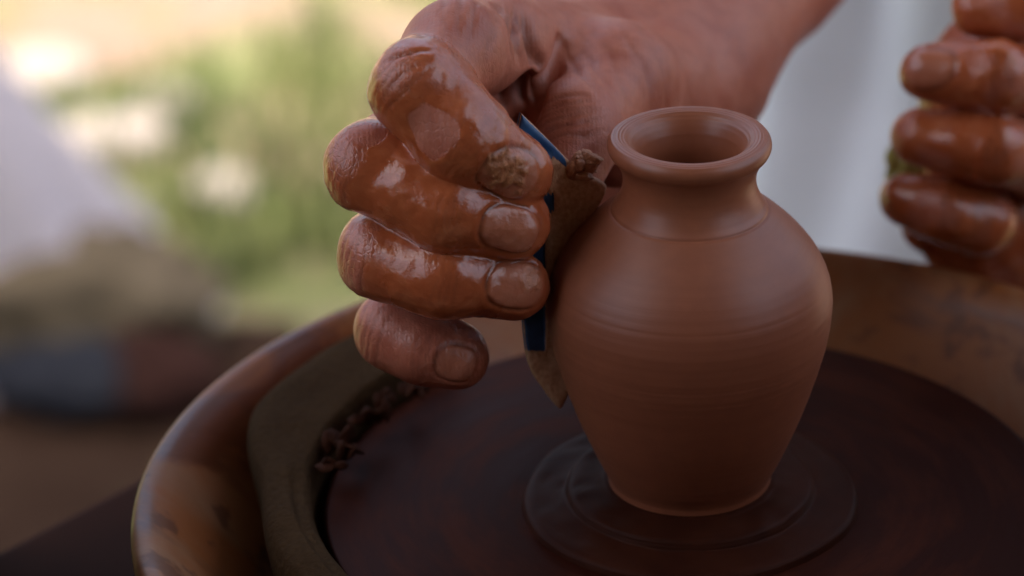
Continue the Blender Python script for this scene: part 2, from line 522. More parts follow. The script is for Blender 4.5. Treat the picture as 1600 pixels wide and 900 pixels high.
# ================================================================== PERSON (hands grown from a distance field)
class Grid:
    def __init__(s, xs, ys, zs):
        s.xs, s.ys, s.zs = [np.asarray(a, np.float32) for a in (xs, ys, zs)]
        s.shape = (len(xs), len(ys), len(zs))

    def new(s):
        return np.full(s.shape, 60.0, np.float32)

    def box(s, lo, hi):
        return tuple(slice(max(0, np.searchsorted(a, l) - 1), np.searchsorted(a, h_) + 1)
                     for a, l, h_ in zip((s.xs, s.ys, s.zs), lo, hi))

    def cap(s, F_, a, b, ra, rb, k=3.0, squash=None, sub=False):
        """round cone a->b blended into the field F_; squash=(dir, factor) flattens it along dir"""
        a, b = np.asarray(a, np.float32), np.asarray(b, np.float32)
        mg = max(ra, rb) * (1.5 if squash else 1.0) + max(k, 3) + 3
        sl = s.box(np.minimum(a, b) - mg, np.maximum(a, b) + mg)
        X = s.xs[sl[0]][:, None, None]; Y = s.ys[sl[1]][None, :, None]; Z = s.zs[sl[2]][None, None, :]
        ab = b - a
        L = max(float(ab @ ab), 1e-6)
        px, py, pz = X - a[0], Y - a[1], Z - a[2]
        t = np.clip((px * ab[0] + py * ab[1] + pz * ab[2]) / L, 0, 1)
        qx, qy, qz = px - t * ab[0], py - t * ab[1], pz - t * ab[2]
        if squash:
            n_, fac = np.asarray(squash[0], np.float32), squash[1]
            n_ = n_ / np.linalg.norm(n_)
            dn = qx * n_[0] + qy * n_[1] + qz * n_[2]
            dn2 = dn * (1 / fac - 1)
            qx = qx + n_[0] * dn2; qy = qy + n_[1] * dn2; qz = qz + n_[2] * dn2
        d = np.sqrt(qx * qx + qy * qy + qz * qz) - (ra + (rb - ra) * t)
        s.merge(F_, d, k, sl, sub)

    @staticmethod
    def merge(F_, d, k, sl=None, sub=False):
        o = F_ if sl is None else F_[sl]
        if sub:
            hh = np.clip(k - np.abs(-d - o), 0, None) / k
            r_ = np.maximum(o, -d) + hh * hh * k * .25
        elif k <= 0:
            r_ = np.minimum(o, d)
        else:
            hh = np.clip(k - np.abs(d - o), 0, None) / k
            r_ = np.minimum(o, d) - hh * hh * k * .25
        if sl is None: F_[...] = r_
        else: F_[sl] = r_

    def surface(s, F_):
        ins = F_ < 0
        cnt = np.zeros(tuple(n - 1 for n in s.shape), np.int8)
        for dx in (0, 1):
            for dy in (0, 1):
                for dz in (0, 1):
                    cnt += ins[dx:s.shape[0] - 1 + dx, dy:s.shape[1] - 1 + dy, dz:s.shape[2] - 1 + dz]
        mixed = (cnt > 0) & (cnt < 8)
        I = np.argwhere(mixed)
        idx = np.full(mixed.shape, -1, np.int32)
        idx[mixed] = np.arange(len(I))
        acc = np.zeros((len(I), 3)); num = np.zeros(len(I))
        for ax in range(3):
            o1, o2 = [q for q in range(3) if q != ax]
            for c1 in (0, 1):
                for c2 in (0, 1):
                    off = np.zeros(3, int); off[o1] = c1; off[o2] = c2
                    A = I + off
                    B = A.copy(); B[:, ax] += 1
                    s0 = F_[A[:, 0], A[:, 1], A[:, 2]]; s1 = F_[B[:, 0], B[:, 1], B[:, 2]]
                    cr_ = (s0 < 0) != (s1 < 0)
                    t = s0 / np.where(cr_, s0 - s1, 1)
                    p = np.tile(off.astype(float), (len(I), 1)); p[:, ax] = t
                    acc += np.where(cr_[:, None], p, 0); num += cr_
        fr = acc / num[:, None]
        V = np.empty((len(I), 3))
        for ax, cs in enumerate((s.xs, s.ys, s.zs)):
            V[:, ax] = cs[I[:, ax]] + fr[:, ax] * (cs[I[:, ax] + 1] - cs[I[:, ax]])
        quads = []
        for ax in range(3):
            o1, o2 = [(1, 2), (2, 0), (0, 1)][ax]
            sl0 = [slice(None)] * 3; sl1 = [slice(None)] * 3
            sl0[ax] = slice(0, -1); sl1[ax] = slice(1, None)
            a0 = ins[tuple(sl0)]; a1 = ins[tuple(sl1)]
            E_ = np.argwhere(a0 != a1)
            ok = (E_[:, o1] > 0) & (E_[:, o2] > 0) & (E_[:, o1] < s.shape[o1] - 1) & (E_[:, o2] < s.shape[o2] - 1)
            E_ = E_[ok]
            flip = ~a0[E_[:, 0], E_[:, 1], E_[:, 2]]

            def cell(d1, d2):
                q = E_.copy(); q[:, o1] -= d1; q[:, o2] -= d2
                return idx[q[:, 0], q[:, 1], q[:, 2]]
            c = np.stack([cell(1, 1), cell(0, 1), cell(0, 0), cell(1, 0)], -1)
            c[flip] = c[flip][:, ::-1]
            quads.append(c)
        Q_ = np.concatenate(quads)
        return V, Q_[(Q_ >= 0).all(1)]


def relax(V, Q, it=2, lam=.5):
    e = np.concatenate([Q[:, [0, 1]], Q[:, [1, 2]], Q[:, [2, 3]], Q[:, [3, 0]]])
    e = np.concatenate([e, e[:, ::-1]])
    deg = np.maximum(np.bincount(e[:, 0], minlength=len(V)), 1)[:, None]
    for _ in range(it):
        S = np.stack([np.bincount(e[:, 0], weights=V[e[:, 1], a], minlength=len(V)) for a in range(3)], -1) / deg
        V = V + lam * (S - V)
    return V


def normals(V, Q):
    n_ = np.cross(V[Q[:, 2]] - V[Q[:, 0]], V[Q[:, 3]] - V[Q[:, 1]])
    N_ = np.stack([sum(np.bincount(Q[:, c], weights=n_[:, a], minlength=len(V)) for c in range(4)) for a in range(3)], -1)
    return N_ / np.maximum(np.linalg.norm(N_, axis=1), 1e-9)[:, None]


def axis(*seg):
    out = []
    for a, b, st in seg:
        out.append(np.arange(a, b, st))
    return np.concatenate(out)


unit = lambda a: np.asarray(a, float) / np.linalg.norm(a)
TOCAM = -cf


def nail(V, N_, disp, mask, c, tdir, ndir, a=6.2, b=5.4, lift=.3):
    """c: point on the nail centre, tdir along the finger to the tip, ndir outward"""
    n_ = unit(ndir); t = unit(np.asarray(tdir) - (np.asarray(tdir) @ n_) * n_); bb = np.cross(n_, t)
    d = V - c
    u, v_, w_ = d @ t, d @ bb, d @ n_
    near = (np.abs(u) < a * 2) & (np.abs(v_) < b * 2) & (w_ > -5.5) & (N_ @ n_ > .15)
    # the root is round, the free end straighter
    s_ = (np.abs(u / a) ** 2.6 + np.abs(v_ / b) ** 2.6) ** (1 / 2.6)
    ins = np.clip((1.0 - s_) / .12, 0, 1)
    gro = np.exp(-((s_ - 1.03) / .07) ** 2) * np.clip(1.15 - (u / a - .2) * 1.4, .25, 1) * np.clip(.85 + .5 * vnoise(V, 3), .3, 1)
    fold = np.exp(-((s_ - 1.26) / .17) ** 2) * np.clip(1 - (u / a - .5) * 1.5, 0, 1)
    disp += np.where(near, lift * .5 * ins - .38 * gro + .12 * fold - .35 * ins * np.clip(1 - (u / a + .6), 0, 1) * .6, 0)
    mask[:, 1] = np.maximum(mask[:, 1], np.where(near, ins, 0))
    mask[:, 3] = np.maximum(mask[:, 3], np.where(near, gro, 0))


def creases(V, N_, disp, mask, c, tdir, ndir, offs, half=7, depth=.35, width=.45, curve=.02, dirt=.7):
    n_ = unit(ndir); t = unit(np.asarray(tdir) - (np.asarray(tdir) @ n_) * n_); bb = np.cross(n_, t)
    d = V - c
    u, v_ = d @ t, d @ bb
    wob = .5 * vnoise(V, 3.0) + 1.1 * vnoise(V, 6.5)
    depth = depth * (np.clip(.75 + .9 * vnoise(V + 31, 5.0), .05, 1.5) if depth < 1 else 1.0)
    win = np.exp(-(v_ / half) ** 4) * np.clip((N_ @ n_ - .1) / .3, 0, 1) * (np.linalg.norm(d, axis=1) < 22)
    for o in offs:
        g_ = np.exp(-((u - o + wob + curve * v_ * v_ * np.sign(o if o else 1)) / width) ** 2) * win
        disp -= depth * g_
        mask[:, 3] = np.maximum(mask[:, 3], dirt * g_)


# ------------------------- hand holding the scraper (the potter's right hand)
G = Grid(axis((-92, -18, .55), (-18, 30, .8), (30, 100, 2.5)),
         axis((-24, 34, .55), (34, 70, .9), (70, 120, 1.6), (120, 262, 4)),
         axis((10, 112, .55), (112, 190, 2.5)))
J = {}
J['i'] = [at(655, 136, -4), at(727, 217, -10), at(808, 267, -6)]
J['m'] = [at(583, 262, -2), at(700, 325, -11), at(803, 350, -8)]
J['r'] = [at(596, 394, -2), at(700, 434, -11), at(804, 446, -8)]
J['l'] = [at(612, 511, 6), at(664, 541, 0), at(717, 558, -1)]
RAD = {'i': (10.0, 8.7, 7.7), 'm': (9.5, 8.4, 7.8), 'r': (9.0, 8.1, 7.5), 'l': (7.6, 7.35, 7.05)}
MCP = {'i': at(778, 72, 44), 'm': at(772, 140, 54), 'r': at(752, 245, 56), 'l': at(735, 360, 50)}
body = G.new()
W = at(1030, 92, 106)
# palm and back of the hand
carp = {'i': at(985, 82, 98), 'm': at(1000, 116, 108), 'r': at(1010, 160, 110), 'l': at(1015, 210, 106)}
for f_, rm, rc in (('i', 11.5, 13.0), ('m', 11.5, 13), ('r', 11, 13), ('l', 10, 12.5)):
    G.cap(body, MCP[f_], carp[f_], rm, rc, 9)
    mp_ = at(708, 80, 14) if f_ == 'i' else J[f_][0] + (MCP[f_] - J[f_][0]) * .4
    G.cap(body, J[f_][0] + (mp_ - J[f_][0]) * .2, mp_, RAD[f_][0] * .93, rm * .93, 4)
    G.cap(body, mp_, MCP[f_], rm * .93, rm * .97, 4)
G.cap(body, MCP['i'], MCP['m'], 10, 10, 7); G.cap(body, MCP['m'], MCP['r'], 9, 9, 7); G.cap(body, MCP['r'], MCP['l'], 9, 8, 7)
# wrist and forearm
FA1 = at(1150, -118, 165); FA2 = at(1290, -340, 258)
side = unit(np.cross(unit(FA2 - W), TOCAM))
for sgn in (-1, 1):
    G.cap(body, at(1010, 100, 98), W + side * 6 * sgn, 16, 19.5, 14)
    G.cap(body, W + side * 7 * sgn, FA1 + side * 9 * sgn, 19.5, 23, 12)
    G.cap(body, FA1 + side * 9 * sgn, FA2 + side * 11 * sgn, 23, 30, 12)
# thumb
TH = [at(1045, 150, 84), at(958, 132, 56), at(897, 205, 29), at(872, 296, 15)]
thumb = G.new()
G.cap(thumb, TH[0], TH[1], 16, 13.5, 8)
G.cap(thumb, TH[1], TH[2], 13.5, 10.6, 6)
G.cap(thumb, TH[2], TH[3], 10.4, 8.6, 4)
G.cap(thumb, TH[1], at(960, 215, 52), 12, 12, 8)     # ball of the thumb, towards the palm
G.merge(body, thumb, 6)
# web of skin between index and thumb, gathered in folds
G.cap(body, at(806, 44, 47), at(822, 150, 43), 5.6, 5.2, 1.5)
G.cap(body, at(838, 46, 51), at(846, 140, 47), 4.8, 4.4, 1.3)
G.cap(body, at(864, 62, 54), at(856, 140, 48), 4.2, 4.0, 1.5)
# hollow between index and thumb, and the creases between the folds
G.cap(body, at(806, 165, 30), at(800, 135, 34), 7, 5.5, 3, sub=True)
G.cap(body, at(874, 64, 47), at(846, 160, 33), 1.2, 3.0, 2.5, sub=True)
for f_ in 'imrl':
    fg = G.new()
    p, d_, t = J[f_]
    rp, rd, rt = RAD[f_]
    mc = MCP[f_]
    mp_ = at(708, 80, 14) if f_ == 'i' else p + (mc - p) * .4
    G.cap(fg, p + (mp_ - p) * .8, p, rp * 1.0, rp, 3)
    mid = (p + d_) / 2
    G.cap(fg, p, mid, rp, (rp + rd) / 2 + .05, 3)
    G.cap(fg, mid, d_, (rp + rd) / 2 + .05, rd, 4)
    G.cap(fg, d_, t, rd, rt, 5)
    # finger pad away from the camera
    G.cap(fg, t + np.array([-2, 2.0, -.5]), t + np.array([-5, 2.2, 0]), rt * .88, rt * .9, 4)
    # knuckle bump
    kn = unit(p - .5 * (d_ + mc))
    G.cap(fg, p + kn * 3.4 + np.array([0, 0, 1.5]), p + kn * 3.4 - np.array([0, 0, 1.5]), rp * .60, rp * .60, 5)
    G.merge(body, fg, .9)
HV, HQ = G.surface(body)
del body, fg, thumb
HV = relax(HV, HQ, 3, .5)
HN = normals(HV, HQ)
disp = np.zeros(len(HV))
mask = np.zeros((len(HV), 4))            # clay slip, nail, dry crust, dirt in creases
dn = np.array([0, -.93, .30])
for f_, npx, npy, a_, b_ in (('i', 795, 268, 6.6, 5.6), ('m', 797, 358, 6.4, 5.2), ('r', 806, 447, 6.2, 5.2), ('l', 713, 569, 4.6, 4.2)):
    p, d_, t = J[f_]
    nd = unit(dn + np.array([0, 0, -.25 if f_ in 'il' else -.05]))
    cc = at(npx, npy, t[1] - RAD[f_][2] * .9)
    nail(HV, HN, disp, mask, cc, t - d_, nd, a_, b_)
    creases(HV, HN, disp, mask, d_ + nd * RAD[f_][1], t - d_, nd, (-2.4, -.9, .6, 2.2), 6.5, .12, .38, .02, .3)
    kd = unit(p - .5 * (d_ + MCP[f_]) + .35 * TOCAM * 10)
    creases(HV, HN, disp, mask, p + kd * RAD[f_][0], d_ - p, kd, (-4.4, -2.2, -.4, 2.4), 8, .16, .5, .01, .35)
# deep crease above the index knuckle
creases(HV, HN, disp, mask, at(640, 88, -8), np.array([.2, -.2, -1]), unit(np.array([-.2, -.7, .6])), (0,), 5, .8, .7, .01)
# gathered skin folds in the web between index and thumb
creases(HV, HN, disp, mask, at(820, 92, 37), np.array([1, .1, .06]), unit(np.array([0, -.75, .65])), (-6.2, -1.6, 2.6), 8.5, 2.3, 1.15, .012)
creases(HV, HN, disp, mask, at(820, 92, 37), np.array([1, .1, .06]), unit(np.array([0, -.75, .65])), (-9, -4, .6), 9, .5, .6, .012)
# wrinkles over the index base, the thumb joint and the wrist
creases(HV, HN, disp, mask, at(745, 70, 18), np.array([1, .1, -.25]), unit(np.array([0, -.6, .8])), (-7, -3.5, 0, 4, 7.5), 10, .42, .7, .01, .2)
creases(HV, HN, disp, mask, at(870, 185, 22), np.array([.35, -.2, -.9]), unit(np.array([-.3, -.6, .7])), (-4, -2, -.2, 1.6, 3.6, 6), 9, .32, .6, .01, .3)
creases(HV, HN, disp, mask, at(960, 120, 44), np.array([1, .3, .1]), unit(np.array([0, -.6, .8])), (-9, -5, 0, 6, 11), 12, .4, .9, .008, .12)


def seg_dist(P, a, b):
    ab = b - a
    t = np.clip((P - a) @ ab / (ab @ ab), 0, 1)
    return np.linalg.norm(P - a - t[:, None] * ab, axis=1)


def smooth(x, a, b):
    t = np.clip((x - a) / (b - a), 0, 1)
    return t * t * (3 - 2 * t)


# slip cover: heavy on index, middle and ring from the knuckle on; thin on the rest
nz = vnoise(HV, 7) + .6 * vnoise(HV, 3)
slip = np.zeros(len(HV))
for f_, amt in (('i', 1.0), ('m', 1.0), ('r', .85), ('l', .34)):
    p, d_, t = J[f_]
    dd = np.minimum(seg_dist(HV, p, d_), seg_dist(HV, d_, t)) - RAD[f_][0]
    q = smooth(dd, 2.6, .4)
    along = (HV - p) @ unit(d_ - p)
    q *= smooth(along + nz * 1.6, *{'i': (-12.5, -10), 'm': (-10, -6), 'r': (-13, -9.5), 'l': (-9, -5)}[f_])
    slip = np.maximum(slip, q * amt)
# rubbed-bare patch on the index and others
for c, r_b in ((at(690, 207, -19), 6.6), (at(800, 222, -13), 4.0), (at(560, 205, -8), 7)):
    slip *= smooth(np.linalg.norm(HV - c, axis=1) + nz * 2.6, r_b * .75, r_b * 1.05)
mask[:, 0] = np.clip(slip, 0, 1)
disp += .34 * mask[:, 0] * (.6 + .6 * vnoise(HV, 5) + .4 * vnoise(HV, 2.2) + .2 * vnoise(HV, 1.3))
disp += .6 * vnoise(HV, 11) * (1 - mask[:, 1]) + .12 * vnoise(HV, 4) + .05 * vnoise(HV, 1.8)
# gritty dry clay caked on the index nail
cr_c = at(792, 266, J['i'][2][1] - 8)
dc = HV - cr_c
uu = dc @ cr; vv = dc @ cu
ccr = smooth(np.sqrt((uu / 5.4) ** 2 + (vv / 4.4) ** 2) + .42 * vnoise(HV, 2.4) + .2 * vnoise(HV, 1.2), 1.0, .8) * (HN @ TOCAM > 0)
ccr += .55 * smooth(np.linalg.norm(HV - at(840, 432, -15), axis=1) + vnoise(HV, 2), 4.5, 3)
ccr = np.clip(ccr, 0, 1)
disp += ccr * (.35 + .38 * vnoise(HV, 1.7) + .42 * vnoise(HV, .9))
mask[:, 2] = ccr
HV = HV + HN * disp[:, None]

# ------------------------- the other hand, out of focus behind, holding a sponge
G2 = Grid(axis((48, 150, 1.1), (150, 260, 4)), axis((78, 175, 1.1), (175, 330, 4)), axis((-38, 95, 1.1), (95, 130, 4)))
b2 = G2.new()
K = {'i': [at(1531, 12, 112), at(1640, 14, 110), at(1730, 40, 128), at(1640, 60, 165)],
     'm': [at(1450, 113, 100), at(1560, 118, 96), at(1680, 140, 110), at(1640, 150, 160)],
     'r': [at(1437, 215, 98), at(1550, 232, 93), at(1650, 258, 104), at(1640, 250, 158)],
     'l': [at(1415, 312, 100), at(1480, 330, 95), at(1528, 343, 98), at(1590, 330, 145)]}
R2 = {'i': 8.0, 'm': 7.9, 'r': 8.0, 'l': 7.2}
palm2 = G2.new()
for f_ in 'imrl':
    G2.cap(palm2, K[f_][3], at(1790, 220, 215), 12, 20, 12)
G2.cap(palm2, at(1560, 120, 132), at(1570, 320, 132), 15, 17, 14)
G2.cap(palm2, at(1505, 130, 122), at(1500, 290, 118), 10, 12, 14)
G2.cap(palm2, at(1600, 60, 125), at(1600, 300, 122), 14, 15, 14)
G2.cap(palm2, at(1520, 390, 140), at(1620, 400, 150), 13, 17, 14)
G2.cap(palm2, at(1452, 352, 112), at(1530, 392, 116), 7.5, 9, 8)
G2.cap(palm2, at(1530, 392, 116), at(1660, 430, 135), 9, 16, 10)
G2.cap(palm2, at(1560, 350, 112), at(1660, 380, 125), 9, 15, 10)
G2.cap(palm2, at(1790, 220, 215), at(1960, 170, 325), 24, 32, 14)
G2.merge(b2, palm2, 0)
for f_ in 'imrl':
    fg = G2.new(); r0 = R2[f_]
    a, b, c, d_ = K[f_]
    G2.cap(fg, a, a * .45 + b * .55, r0 * .93, r0 * 1.0, 3); G2.cap(fg, a * .45 + b * .55, b, r0 * .94, r0 * 1.12, 3); G2.cap(fg, b, c, r0 * 1.06, r0 * 1.18, 3); G2.cap(fg, c, d_, r0 * 1.18, r0 * 1.3, 4)
    G2.merge(b2, fg, 1.2)
G2.cap(b2, at(1500, 230, 135), at(1600, 230, 150), 9, 12, 4)   # thumb behind the sponge
LV, LQ = G2.surface(b2)
del b2, palm2, fg
LV = relax(LV, LQ, 3, .5)
LN = normals(LV, LQ)
ld = .4 * vnoise(LV, 9) + .25 * vnoise(LV, 4)
lm = np.zeros((len(LV), 4))
for f_ in 'imrl':
    a, b, c, d_ = K[f_]
    for q_, s0 in ((b, (-2, 0, 2)), (c, (-2, 0, 2))):
        creases(LV, LN, ld, lm, q_ + TOCAM * R2[f_], b - a, TOCAM, s0, 6, .35, .7)
lm[:, 0] = np.clip(.62 + .6 * vnoise(LV, 10) + .3 * vnoise(LV, 4), 0, 1)
nail(LV, LN, ld, lm, at(1452, 100, 93), K['m'][0] - K['m'][1], unit(TOCAM + np.array([0, 0, .4])), 6, 5)
LV = LV + LN * ld[:, None]

# ------------------------- torso core and upper arms (inside the tunic), coarse
G3 = Grid(axis((-60, 420, 10)), axis((180, 620, 10)), axis((-300, 420, 10)))
b3 = G3.new()
G3.cap(b3, (185, 460, -260), (185, 470, 250), 95, 105, 20, squash=((0, 1, 0), .75))
G3.cap(b3, (70, 470, 300), (300, 470, 300), 55, 55, 40)
G3.cap(b3, (185, 470, 300), (185, 460, 410), 50, 46, 30)
G3.cap(b3, (70, 470, 300), tuple(FA2 + np.array([8, 40, 10])), 46, 34, 25)
G3.cap(b3, tuple(FA2 + np.array([8, 40, 10])), tuple(FA2 - (FA2 - FA1) * .12), 33, 28, 12)
el = at(1960, 170, 325)
G3.cap(b3, (300, 470, 300), tuple(el + np.array([12, 40, 10])), 46, 35, 25)
G3.cap(b3, tuple(el + np.array([12, 40, 10])), tuple(el - np.array([2, 6, 0])), 34, 30, 12)
TV, TQ = G3.surface(b3)
TV = relax(TV, TQ, 3, .5)

# ------------------------- skin and clay material
m = NT('skin_with_wet_clay')
v = m.coord('Object')
ak = m.n('Attribute'); ak.attribute_name = 'mask'
sp = m.n('SeparateColor'); m.l(ak.outputs['Color'], sp.inputs[0])
mslip, mnail, mcrust = sp.outputs
mdirt = ak.outputs['Alpha']
nA = m.noise(v, 160, 5, .6, .4)
nB = m.noise(v, 420, 5, .6)
nC = m.noise(v, 60, 4, .55, .8)
nD = m.noise(v, 1500, 3, .6)
slip_e = m.ramp(m.math('ADD', mslip, m.math('MULTIPLY', m.math('SUBTRACT', nA, .5), .55)), [(.34, 0), (.62, 1)])
skin = m.ramp(nC, [(.3, (.38, .098, .052)), (.55, (.50, .170, .102)), (.75, (.42, .115, .064))])
skin = m.mix(m.ramp(nB, [(.35, .35), (.6, 0)]), skin, (.32, .085, .044))
slipc = m.ramp(nA, [(.28, (.33, .072, .023)), (.55, (.42, .104, .036)), (.78, (.50, .155, .062))])
col = m.mix(slip_e, skin, slipc)
nailc = m.mix(m.ramp(nB, [(.35, .6), (.7, .15)]), (.50, .20, .125), (.34, .095, .038))
col = m.mix(m.math('MULTIPLY', mnail, .75), col, nailc)
crustc = m.ramp(nB, [(.3, (.27, .075, .022)), (.7, (.58, .235, .095))])
col = m.mix(mcrust, col, crustc)
col = m.mix(m.math('MULTIPLY', mdirt, .65), col, (.10, .035, .02))
wet = m.ramp(mslip, [(.05, 0), (.3, 1)])
rg = m.mix(slip_e, m.mix(wet, m.ramp(nB, [(.3, .38), (.7, .54)]), m.ramp(nC, [(.3, .16), (.7, .34)])), m.mix(m.ramp(nC, [(.52, 0), (.62, .8)]), m.ramp(nA, [(.3, .09), (.7, .27)]), m.ramp(nB, [(.3, .34), (.7, .55)])))
rg = m.mix(m.math('MULTIPLY', mnail, .7), rg, .3)
rg = m.mix(mcrust, rg, m.ramp(nB, [(.3, .3), (.6, .7)]))
# relief: fine skin lines on bare skin, soft waves in the slip, a raised slip edge, grit in the crust
vor = m.n('TexVoronoi'); vor.feature = 'DISTANCE_TO_EDGE'; vor.inputs['Scale'].default_value = 900
m.l(m.coord('Object', (1, 1, .55)), vor.inputs['Vector'])
lines = m.ramp(vor.outputs['Distance'], [(0, 0), (.12, 1)])
wv = m.n('TexWave'); wv.inputs['Scale'].default_value = 330; wv.inputs['Distortion'].default_value = 9; wv.inputs['Detail'].default_value = 3; wv.inputs['Detail Scale'].default_value = .6
m.l(m.coord('Object', (1, .2, .35)), wv.inputs['Vector'])
hgt = m.mix(slip_e, m.mix(.2, m.mix(.4, lines, nB), wv.outputs[1]), m.mix(.38, nA, nB))
bA = m.bump(slip_e, .2, .0004)
bB = m.bump(hgt, m.math('ADD', m.math('MULTIPLY', slip_e, .32), .2), .0009, bA)
bC = m.bump(nB, m.math('MULTIPLY', mcrust, .8), .0012, bB)
m.set(Base_Color=col, Roughness=rg, Normal=bC, Subsurface_Weight=.12, Subsurface_Radius=(1, .35, .2), Subsurface_Scale=.0025,
      Coat_Weight=m.math('MULTIPLY', slip_e, .3), Coat_Roughness=.12)
m.l(bC, m.b.inputs['Coat Normal'])
SKIN = m.m

allV = np.concatenate([HV, LV, TV])
allQ = np.concatenate([HQ, LQ + len(HV), TQ + len(HV) + len(LV)])
allM = np.concatenate([mask, lm, np.zeros((len(TV), 4))])
person = quads_mesh('person', allV, allQ, SKIN)
ca = person.data.color_attributes.new('mask', 'FLOAT_COLOR', 'POINT')
ca.data.foreach_set('color', allM.astype(np.float32).ravel())
tag(person, 'potter in a white tunic shaping the vase with clay-covered hands', 'person')

# white tunic: loose cloth shell with hanging folds
m = NT('white_cotton_tunic')
v = m.coord('Object')
n1 = m.noise(v, 12, 4)
n2 = m.noise(v, 700, 3)
m.set(Base_Color=m.ramp(n1, [(.3, (.80, .81, .84)), (.7, (.87, .88, .90))]), Roughness=.85, Normal=m.bump(n2, .2, .0005), Sheen_Weight=.15)
na, nz_ = 180, 110
A, Zz = np.meshgrid(np.linspace(0, 2 * np.pi, na, endpoint=False), np.linspace(-420, 330, nz_), indexing='xy')
taper = np.clip((330 - Zz) / 90, 0, 1) ** .5
rx = 158 * (.55 + .45 * taper) + np.clip(-Zz - 60, 0, None) * .16
ry = 128 * (.5 + .5 * taper) + np.clip(-Zz - 60, 0, None) * .20
fold = 9 * np.sin(A * 9 + Zz * .006 + 1.5 * np.sin(Zz * .011)) + 5 * np.sin(A * 17 - Zz * .013 + 2 * np.sin(A * 3))
fold *= .4 + .6 * np.clip((150 - Zz) / 300, 0, 1)
TVv = np.stack([178 + (rx + fold) * np.cos(A), 455 + (ry + fold) * np.sin(A), Zz], -1).reshape(-1, 3)
i, j = np.meshgrid(np.arange(nz_ - 1), np.arange(na), indexing='ij')
TQq = np.stack([i * na + j, i * na + (j + 1) % na, (i + 1) * na + (j + 1) % na, (i + 1) * na + j], -1).reshape(-1, 4)
tun = quads_mesh('tunic', TVv, TQq, m.m, person)
so = tun.modifiers.new('t', 'SOLIDIFY'); so.thickness = .002; so.offset = 1

# sponge in the far hand
m = NT('yellow_sponge')
v = m.coord('Object')
n1 = m.noise(v, 220, 4)
m.set(Base_Color=m.ramp(n1, [(.3, (.32, .27, .07)), (.7, (.60, .52, .16))]), Roughness=.95, Normal=m.bump(n1, 1, .003))
c = at(1438, 258, 124)
tag(lump('sponge', c, (9, 9, 13), m.m, seed=3, amp=.22, sub=4), 'yellow green sponge clasped behind the blurred fingers at right', 'sponge')

# ================================================================== TOOL: blue scraper rib, caked with clay
m = NT('blue_paint_clay_caked')
v = m.coord('Object')
ak = m.n('Attribute'); ak.attribute_name = 'cake'
n1 = m.noise(v, 220, 5)
n2 = m.noise(v, 900, 4)
fac = m.ramp(m.math('ADD', ak.outputs['Fac'], m.math('MULTIPLY', m.math('SUBTRACT', n1, .5), .6)), [(.42, 0), (.55, 1)])
blue = m.ramp(n1, [(.3, (.010, .050, .14)), (.7, (.022, .095, .23))])
clay = m.ramp(n2, [(.3, (.46, .225, .11)), (.7, (.66, .40, .24))])
m.set(Base_Color=m.mix(fac, blue, clay), Roughness=m.mix(fac, .35, .6), Normal=m.bump(m.mix(fac, .3, m.mix(.5, n1, n2)), .6, .001))
# outline in photo order, each corner on the rib's tilted plane (depth follows x)
outl = [(813, 176), (838, 200), (866, 228), (894, 256), (918, 272), (943, 287), (930, 318), (912, 350), (896, 392), (892, 450), (898, 505), (900, 560), (886, 606), (874, 634), (864, 628), (848, 606),
        (834, 586), (824, 560), (818, 520), (814, 470), (808, 400), (804, 330), (804, 260), (806, 210)]


def ribY(px, py):
    return 5.0 + (px - 860) * .05 - (py - 400) * .018


pts = [at(px, py, ribY(px, py)) for px, py in outl]
cen = np.mean(pts, 0)
nrm = unit(np.cross(pts[5] - pts[0], pts[12] - pts[0]))
if nrm @ TOCAM < 0: nrm = -nrm
# dense front face by ring interpolation, then thickness
RN = 26
rings = []
for k in range(RN):
    s_ = 1 - k / RN
    rings.append([cen + (p - cen) * s_ for p in catmull(pts + [pts[0]], 10)[:-1]])
rings = np.array(rings); nr = rings.shape[1]
bev = np.array([.45] + [0] * (RN - 1))
front = rings + nrm * (1.1 - bev)[:, None, None]
back = rings - nrm * (1.1 - bev)[:, None, None]
RV = np.concatenate([front.reshape(-1, 3), back.reshape(-1, 3), [cen + nrm * 1.1, cen - nrm * 1.1]])
RF = []
B0 = RN * nr
for k in range(RN - 1):
    for q in range(nr):
        q2 = (q + 1) % nr
        RF.append((k * nr + q, k * nr + q2, (k + 1) * nr + q2, (k + 1) * nr + q))
        RF.append((B0 + k * nr + q2, B0 + k * nr + q, B0 + (k + 1) * nr + q, B0 + (k + 1) * nr + q2))
for q in range(nr):
    q2 = (q + 1) % nr
    RF.append(((RN - 1) * nr + q, (RN - 1) * nr + q2, 2 * B0))
    RF.append((B0 + (RN - 1) * nr + q2, B0 + (RN - 1) * nr + q, 2 * B0 + 1))
    RF.append((q2, q, B0 + q, B0 + q2))
caked = []
for p in RV:
    d = p - CAM; dd = d @ cf
    x_, y_ = 800 + FPX * (d @ cr) / dd, 450 - FPX * (d @ cu) / dd
    c1 = smooth(np.array([x_ - 886.]), -7, 5)[0]
    if y_ > 246: c1 = max(c1, smooth(np.array([y_ - (x_ - 886) * .9 - 262.]), -6, 6)[0] * (0 if (abs(x_ - 856) < 9 and abs(y_ - 316) < 14) else 1))
    if 330 < y_ < 560 and x_ < 851: c1 = 0
    c1 = max(c1, smooth(np.array([y_]), 538, 556)[0])
    caked.append(c1)
caked = np.array(caked)
worn = np.zeros(len(RV)); worn[:nr] = .62
isf = np.arange(len(RV)) < B0
RV = RV + np.outer(np.where(isf, caked, 0) * (.7 + .45 * vnoise(RV, 5) + .25 * vnoise(RV, 2.2) + .12 * vnoise(RV, 1.1)), nrm)
rib = mesh_obj('scraper_rib', RV, RF, m.m)
fa = rib.data.attributes.new('cake', 'FLOAT', 'POINT')
fa.data.foreach_set('value', np.maximum(caked, worn).astype(np.float32))
